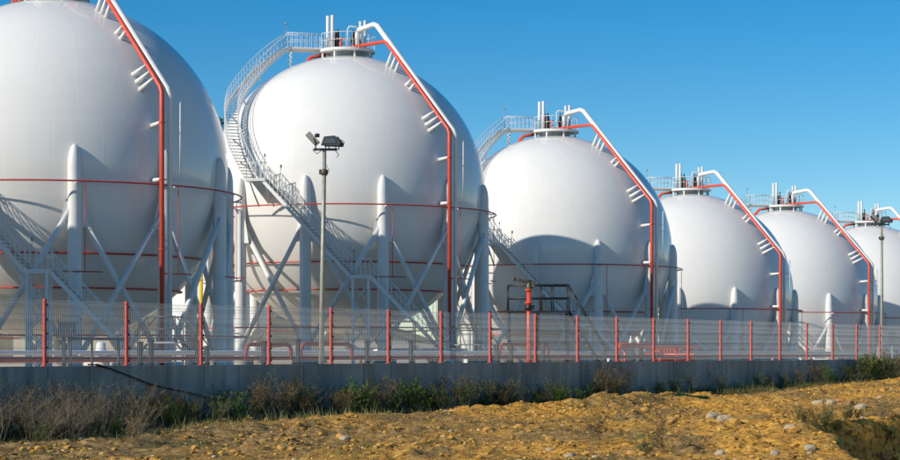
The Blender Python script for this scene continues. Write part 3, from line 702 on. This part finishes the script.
# yellow gas line and junction boxes
p = pxp(202, 352, 140); gz = EYE + yard_h(p.x, p.y); t = MB(); t.tube([(0, 0, 0), (0, 0, 9.3), (.2, .2, 9.6), (3, 3, 9.6)], .2, 10); o = t.build('yellow_pipe', MT['yellow']); o.location = (p.x, p.y, gz); tag(o, 'upright yellow gas pipe between two spherical tanks', 'pipe')
for x in (878, 892):
    p = W(at_photo(x, 20), 20); gz = EYE + yard_h(p.x, p.y); T = empty('junction_box', (p.x, p.y, gz)); hh = EYE + (352 - 338) * p.y / F - gz
    t = MB(); t.box((0, 0, hh), .55, .3, 1.0); t.build('box', MT['cabinet'], T); t = MB(); t.box((0, .05, (hh - .5) / 2), .1, .1, hh - .5); t.build('post', MT['galv'], T)
    tag(T, 'dark upright junction box on a post beside the far floodlight pole', 'junction box', 'junction boxes by the far pole')

# white service tank and shed far behind, glimpsed under the spheres
T = empty('storage_tank', (-23.0, 190, EYE + yard_h(-23, 190))); tag(T, 'plain white upright cylindrical tank seen behind and below the gas spheres', 'storage tank')
t = MB(); t.lathe([(5.2, 0), (5.2, 11)], n=40); t.build('wall', MT['white'], T)
t = MB(); t.lathe([(5.3, 11), (5.3, 11.15), (.01, 12.2)], n=40); t.build('roof', MT['white'], T)
p = pxp(90, 352, 215); T = empty('pump_house', (p.x, p.y, EYE + yard_h(p.x, p.y) - .2)); tag(T, 'low cream pump house with dark door behind the gas spheres', 'building')
t = MB(); t.box((0, 0, 2.2), 16, 6, 4.4); t.build('wall', mat('cream_render', (.55, .48, .36), .8), T)
t = MB(); t.box((0, 0, 4.5), 16.6, 6.6, .25); t.build('roof', MT['grate'], T)
t = MB(); t.box((2, -3.03, 1.2), 1.6, .1, 2.4); t.build('door', MT['dark'], T)
for x in (-5, -2, 5): t = MB(); t.box((x, -3.03, 2.4), 1.4, .1, 1.1); t.build('window', MT['glass'], T)

# cable over the wall
pts = [(97, 363), (112, 369), (130, 376), (150, 384), (172, 389), (195, 394), (215, 399)]
t = MB(); P = [W(at_photo(97, 0), .35, WT + .03), W(at_photo(97, 0), .05, WT + .03)]
for x, y in pts:
    s = at_photo(x, -.13); q = W(s, -.13); P.append(Vector((q.x, q.y, min(EYE + (352 - y) * q.y / F, EYE + WT + .03))))
t.tube(P, .022, 7); o = t.build('black_cable', MT['rubber']); tag(o, 'black cable hanging over the wall and trailing down its face', 'cable')

# ------------------------------------------------------------------ vegetation
def shrub_mesh(kind, seed):
    rd = random.Random(seed); tw = MB(); lf = MB()
    def leafq(p, sz):
        d = Vector((rd.uniform(-1, 1), rd.uniform(-1, 1), rd.uniform(-.3, 1))).normalized(); s_ = d.orthogonal().normalized() * sz * .38
        lf.add([p - s_ * .3, p + d * sz * .5 - s_, p + d * sz, p + d * sz * .5 + s_], [(0, 1, 2, 3)])
    def stem(p, d, ln, r, lev):
        n = 4; pts = [p.copy()]; q = p.copy(); dd_ = d.copy()
        for i in range(n):
            dd_ = (dd_ + Vector((rd.uniform(-1, 1), rd.uniform(-1, 1), rd.uniform(-.5, .6))) * (.22 if kind != 'dry' else .34)).normalized(); q = q + dd_ * ln / n; pts.append(q.copy())
        tw.tube(pts, [r * (1 - .7 * i / n) for i in range(n + 1)], 3, smooth=False, caps=False)
        if lev < 2:
            kk = {'dry': 5, 'brown': 5, 'green': 4, 'olive': 5}[kind]
            for _ in range(kk):
                i = rd.randint(1, n); nd = (dd_ * .8 + Vector((rd.uniform(-1, 1), rd.uniform(-1, 1), rd.uniform(-.2, .9)))).normalized(); stem(pts[i], nd, ln * rd.uniform(.35, .6), r * .6, lev + 1)
        if kind == 'green' or kind == 'olive':
            for _ in range(12 if lev else 6):
                i = rd.randint(1, n - 1); p_ = pts[i].lerp(pts[i + 1], rd.random()); leafq(p_, rd.uniform(.03, .065) if kind == 'green' else rd.uniform(.025, .05))
        elif kind == 'brown' and lev:
            for _ in range(6):
                p_ = pts[rd.randint(2, n)]; leafq(p_ + Vector((rd.uniform(-.03, .03), rd.uniform(-.03, .03), rd.uniform(-.05, .05))), rd.uniform(.025, .05))
    ns = {'dry': 11, 'brown': 10, 'green': 10, 'olive': 10}[kind]
    for _ in range(ns):
        q = rd.uniform(0, 6.28); sp = rd.uniform(0, .32)
        lean = {'dry': .75, 'brown': .35, 'green': .4, 'olive': .5}[kind]
        d = Vector((math.cos(q) * lean * rd.random(), math.sin(q) * lean * rd.random(), 1)).normalized()
        stem(Vector((math.cos(q) * sp, math.sin(q) * sp, -.05)), d, rd.uniform(.55, 1.0), .006, 0)
    sm = {'dry': 'twig', 'brown': 'brown', 'green': 'leaf', 'olive': 'brown'}[kind]
    a_ = tw.mesh('stems'); a_.materials.append(MT[sm]); l_ = None
    if lf.v: l_ = lf.mesh('foliage'); l_.materials.append(MT['leaf' if kind == 'green' else 'olive' if kind == 'olive' else 'brown'])
    return a_, l_
SHM = {k: [shrub_mesh(k, 11 * i + ord(k[0])) for i in range(3)] for k in ('dry', 'brown', 'green', 'olive')}
SL = {'dry': ('dry_shrub', 'leafless grey twiggy shrub at the foot of the concrete wall'),
      'brown': ('brown_weed', 'rust brown dead weed at the foot of the concrete wall'),
      'green': ('green_weed', 'fresh green leafy weed at the foot of the concrete wall'),
      'olive': ('olive_shrub', 'bushy olive green shrub at the foot of the concrete wall')}
MARKS = [(60, 'below the dark control cabinet'), (110, 'below the cable tray'), (175, 'under the hanging black cable'), (240, 'past the end of the cable'), (300, 'below the first red pipe loop'), (345, 'below the floodlight pole'), (440, 'below the crossover steps'), (505, 'below a red tank riser'), (570, 'below the red water cannon'), (620, 'between the water cannon and the manifold'), (720, 'below the red pipe manifold'), (800, 'past the end of the red manifold'), (850, 'below the lowered far tanks'), (9999, 'below the far floodlight pole')]
def shrub(kind, s, o_, sc_, wide=1.0, label=None, group=None):
    sc_ *= .9; nm, lb = SL[kind]; p = W(s, -o_, dirt_h(s, o_)); T = empty(nm, p, random.uniform(0, 6.28)); T.scale = (sc_ * wide, sc_ * wide, sc_)
    px_ = 450 + F * p.x / p.y; lm = [l_ for x_, l_ in MARKS if px_ < x_][0]; sz = 'small ' if sc_ < .7 else 'tall ' if sc_ > 1.0 else ''
    tag(T, label or sz + lb.replace('at the foot of the concrete wall', 'at the wall foot ' + lm), 'shrub' if 'shrub' in nm else 'weed', group or nm.replace('_', ' ') + 's along the wall')
    a_, l_ = random.choice(SHM[kind]); link('stems', a_, None, T)
    if l_: q = link('foliage', l_, None, T); q['kind'] = 'stuff'
def atx(x, o_): return at_photo(x, -o_)
rr = random.Random(5)
for i in range(60):
    x = rr.uniform(-10, 560) if i < 36 else rr.uniform(-10, 200); o_ = rr.uniform(.3, 1.6); k = rr.choice(('brown', 'olive', 'dry', 'green')); shrub(k, atx(x, o_), o_, rr.uniform(.4, .85))
for i in range(26):            # dense dry thicket at the near end
    x = rr.uniform(-20, 150); o_ = rr.uniform(.5, 2.6); shrub('dry', atx(x, o_), o_, rr.uniform(.9, 1.25) * (1.3 if x < 100 else .9), 1.15)
for x, o_, sc_ in ((25, 1.2, 1.1), (60, 1.0, 1.2), (75, 1.5, 1.0), (130, .9, 1.0), (150, 1.1, 1.1), (170, .8, .9), (255, 1.0, 1.0), (268, .9, 1.2), (280, 1.1, 1.0), (292, .8, 1.1), (305, 1.0, .9), (370, .9, 1.0), (380, .8, 1.1), (500, .9, 1.0), (515, .8, 1.1), (600, .8, 1.1), (610, .9, 1.0), (622, .8, 1.0), (690, .7, .8), (720, .7, .8), (770, .7, .75), (800, .7, .9), (815, .8, .95), (885, .8, 1.1), (898, .9, 1.1), (908, .8, 1.1), (545, .8, .9), (470, .8, 1.0), (455, .8, 1.1)): shrub('brown', atx(x, o_), o_, sc_ * rr.uniform(.9, 1.1))
for x, o_, sc_ in ((190, 1.0, .9), (215, 1.3, .9), (230, .9, 1.0), (330, 1.0, .9), (322, .8, 1.0), (470, .9, .9), (560, .8, .9), (545, .7, .8), (650, .7, .7), (700, .7, .65), (735, .6, .6)): shrub('dry', atx(x, o_), o_, sc_)
for x, o_, sc_ in ((95, 1.7, .55), (115, 1.9, .5), (40, 2.5, .5), (170, 1.4, .6), (220, 1.2, .7), (240, 1.4, .7), (297, .6, .9), (345, .8, .8), (352, .9, .95), (360, 1.0, .8), (392, .9, .7), (410, .9, 1.05), (416, 1.0, 1.1), (424, .8, .8), (440, .9, .8), (463, 1.0, .8), (536, .9, .6), (560, .8, .7), (577, .8, .6), (588, .8, .7), (640, .7, .5), (826, .8, .8), (833, .8, .6), (868, .9, 1.1), (874, .8, 1.2)): shrub('green', atx(x, o_), o_, sc_ * rr.uniform(.9, 1.1))
for x, o_, sc_ in ((340, .8, .9), (365, .7, 1.0), (395, .8, .8), (430, .7, .8), (485, .8, .9), (500, .9, .8), (512, .8, .9), (600, .7, .8), (615, .7, .8), (660, .7, .6), (675, .7, .6), (760, .7, .7), (785, .7, .7), (850, .8, .8), (862, .9, 1.2), (875, .9, 1.3), (890, 1.0, 1.2)): shrub('olive', atx(x, o_), o_, sc_ * rr.uniform(.9, 1.1))
# weeds out on the open dirt
def free(kind, X, Y, sc_, label):
    s, d = toW(X, Y); shrub(kind, s, -d, sc_, 1.0, label, 'weeds on the open dirt')
for x, y, z, k, sc_ in ((138, 452, 46, 'dry', .8), (132, 450, 46.5, 'brown', .6), (596, 446, 44, 'brown', .6), (590, 452, 42, 'dry', .5), (660, 452, 42, 'brown', .7), (645, 456, 41, 'olive', .5), (680, 450, 42, 'dry', .5)):
    p = pxp(x, y, z); free(k, p.x, p.y, sc_, {'dry': 'bare grey twiggy weed standing alone on the open dirt', 'brown': 'small brown dead weed standing alone on the open dirt', 'olive': 'small olive leafy weed on the open dirt'}[k])
for i in range(30):  # extra weeds darken the sunlit bank in place of cast shade
    X = rr.uniform(10.0, 14.5); Y = 54.5 + (X - 10) * .75 + rr.uniform(-.9, .25); free(rr.choice(('olive', 'brown', 'olive')), X, Y, rr.uniform(.3, .6), 'low weed in the hollow of the dirt, added to darken the bank')

# low grass and dead stalks at the wall foot: nobody could count it
vs = []; fs = []; rg = np.random.RandomState(3)
for i in range(26000):
    x = rg.uniform(-4, 66); o_ = abs(rg.normal(0, .8)) + .1
    if x < 12: o_ = abs(rg.normal(0, 1.6)) + .1
    if noise.noise((x * .4, o_ * .4, 31)) < -.18: continue
    p = W(x, -o_, dirt_h(x, o_)); h = rg.uniform(.06, .28) * (2.2 if rg.rand() < .12 else 1); q = rg.uniform(0, 6.28); wd = .006 + .004 * rg.rand(); lx, ly = rg.normal(0, .35, 2) * h
    ux, uy = math.cos(q) * wd, math.sin(q) * wd; k = len(vs)
    vs += [(p.x - ux, p.y - uy, p.z - .02), (p.x + ux, p.y + uy, p.z - .02), (p.x + lx * .4 + ux * .7, p.y + ly * .4 + uy * .7, p.z + h * .6), (p.x + lx * .4 - ux * .7, p.y + ly * .4 - uy * .7, p.z + h * .6), (p.x + lx, p.y + ly, p.z + h)]
    fs += [(k, k + 1, k + 2, k + 3), (k + 3, k + 2, k + 4)]
b = MB(); b.add(vs, fs); o = b.build('grass', MT['grass']); tag(o, 'low grass and stalks growing along the foot of the wall', 'grass', kind='stuff')

# stones
def rock_mesh(seed, sub=2):
    import bmesh
    bm = bmesh.new(); bmesh.ops.create_icosphere(bm, subdivisions=sub, radius=1); rd = random.Random(seed); off = Vector((rd.uniform(-9, 9), rd.uniform(-9, 9), rd.uniform(-9, 9)))
    for v in bm.verts:
        k = 1 + .45 * noise.noise(v.co * 1.1 + off) + .2 * noise.noise(v.co * 2.6 + off); v.co *= k
        for ax in range(3): v.co[ax] = max(min(v.co[ax], .82), -.82)
        v.co.z *= .7
    me = bpy.data.meshes.new('rock'); bm.to_mesh(me); bm.free(); return me
RK = {}
for m_ in ('stone1', 'stone2', 'stone3'):
    RK[m_] = []
    for i in range(3):
        me = rock_mesh(i * 7 + len(m_) + int(m_[-1]) * 13); me.materials.append(MT[m_]); RK[m_].append(me)
def ground_hit(x, y):
    """where the sight line through photo pixel (x, y) meets the dirt"""
    z = 36.0
    while z < 120:
        p = pxp(x, y, z); s, d = toW(p.x, p.y)
        if d > -.2: break
        if p.z <= EYE + dirt_h(s, -d): return p
        z += .1
    return None
RL = {'stone1': 'ochre stone lying on the open dirt', 'stone2': 'pale grey stone lying on the open dirt', 'stone3': 'rust orange stone lying on the open dirt'}
spots = [(712, 418, .34, 2), (724, 421, .30, 2), (735, 424, .28, 1), (848, 406, .32, 3), (832, 405, .32, 2), (818, 404, .30, 2), (861, 408, .30, 2), (840, 402, .25, 3), (672, 423, .26, 1), (645, 412, .3, 1), (632, 455, .2, 1), (570, 457, .17, 2), (588, 456, .2, 1), (720, 455, .18, 2), (795, 431, .22, 1), (790, 428, .18, 2), (345, 440, .22, 2), (342, 438, .2, 1), (282, 449, .17, 1), (195, 449, .16, 1), (68, 449, .14, 1), (82, 440, .12, 2), (235, 453, .16, 1), (520, 428, .2, 1), (488, 431, .2, 1), (775, 455, .18, 2), (752, 452, .16, 1), (810, 449, .18, 2), (880, 399, .25, 2), (884, 391, .25, 1), (600, 424, .2, 1), (550, 440, .15, 1)]
for i in range(90):
    spots.append((rr.uniform(0, 900), rr.uniform(400, 459), rr.uniform(.04, .11), rr.choice((1, 1, 1, 2, 3))))
for x, y, r, k in spots:
    r = r * (.75 if r > .15 else .9)
    p = ground_hit(x, y)
    if p is None: continue
    m_ = 'stone%d' % k; o = link('stone', rr.choice(RK[m_]), None); o.location = p + Vector((0, 0, r * .25)); o.scale = (r * rr.uniform(.8, 1.2), r * rr.uniform(.8, 1.2), r * rr.uniform(.7, 1.0)); o.rotation_euler = (rr.uniform(-.3, .3), rr.uniform(-.3, .3), rr.uniform(0, 6.28))
    lm = 'below the cable' if x < 240 else 'before the floodlight pole' if x < 420 else 'before the water cannon' if x < 600 else 'before the red manifold' if x < 760 else 'beside the dark hollow'
    tag(o, ('small ' if r < .1 else 'large ' if r > .24 else '') + RL[m_] + ' ' + lm, 'stone', {'stone1': 'ochre', 'stone2': 'pale', 'stone3': 'rust'}[m_] + ' stones on the dirt')
# gravel and clods
gme = rock_mesh(3, 1); base = np.array([tuple(v.co) for v in gme.vertices]); tf = [tuple(q.vertices) for q in gme.polygons]; bpy.data.meshes.remove(gme); NB = len(base)
for nm, m_, cnt, lo, hi, lab in (('gravel', 'stone1', 46000, .018, .10, 'ochre gravel and clods scattered over the dirt'), ('pale_gravel', 'stone2', 4500, .012, .06, 'pale pebbles scattered over the dirt')):
    V = []; Fc = []; k = 0
    for i in range(cnt):
        s = rg.uniform(-10, 62); o_ = rg.uniform(.8, 26)
        if noise.noise((s * .45, o_ * .45, 50)) + .5 * noise.noise((s * 1.6, o_ * 1.6, 51)) < -.12 + .35 * rg.rand(): continue
        p = W(s, -o_); hh = EYE + dirt_h(s, o_); r = lo + (hi - lo) * rg.rand() ** 2.6
        pts = base * (r * rg.uniform(.7, 1.25, (NB, 1))) * rg.uniform(.65, 1.3, 3); q = rg.uniform(0, 6.28); c_, s_ = math.cos(q), math.sin(q)
        X = pts[:, 0] * c_ - pts[:, 1] * s_ + p.x; Y = pts[:, 0] * s_ + pts[:, 1] * c_ + p.y; Z = pts[:, 2] * .8 + hh + r * .1
        V += list(zip(X, Y, Z)); Fc += [(a_ + k, b_ + k, c2 + k) for a_, b_, c2 in tf]; k += NB
    b = MB(); b.add(V, Fc); o = b.build(nm, MT['clod'] if nm == 'gravel' else MT[m_]); tag(o, lab, 'gravel', kind='stuff')

# trees on the rise behind the tanks
def tree(x, y, H, cr, seed, label):
    rd = random.Random(seed); T = empty('pine_tree', (x, y, EYE + yard_h(x, y) - .2)); tag(T, label, 'tree', 'trees on the rise behind the tanks')
    t = MB(); t.tube([(0, 0, 0), (.1, 0, H * .5), (0, .1, H * .9)], [.35, .25, .08], 8); limbs = []
    for i in range(12):
        z = H * rd.uniform(.45, .88); q = rd.uniform(0, 6.28); e_ = Vector((math.cos(q) * cr * .7, math.sin(q) * cr * .7, z + rd.uniform(.2, 1.4))); t.tube([(0, 0, z), e_], [.1, .03], 5); limbs.append(e_)
    t.build('trunk', MT['bark'], T); l_ = MB()
    cen = limbs + [Vector((rd.uniform(-1, 1), rd.uniform(-1, 1), H * rd.uniform(.75, 1.0))) for _ in range(9)]
    for c_ in cen:
        for _ in range(190):
            p = c_ + Vector((rd.gauss(0, .55), rd.gauss(0, .55), rd.gauss(0, .4))) * (cr / 3.0); d = Vector((rd.uniform(-1, 1), rd.uniform(-1, 1), rd.uniform(-1, 1))).normalized() * .22; s_ = d.orthogonal().normalized() * .09
            l_.add([p - d, p + s_, p + d, p - s_], [(0, 1, 2, 3)])
    q = l_.build('crown', MT['tree'], T); q['kind'] = 'stuff'
gx, gy = (215 - 450) / F * 262, 262.0
hz = EYE + yard_h(gx, gy); topz = EYE + (352 - 117) / F * 262
tree(gx, gy, topz - hz, 4.2, 4, 'dark green tree peeping out between two gas spheres')
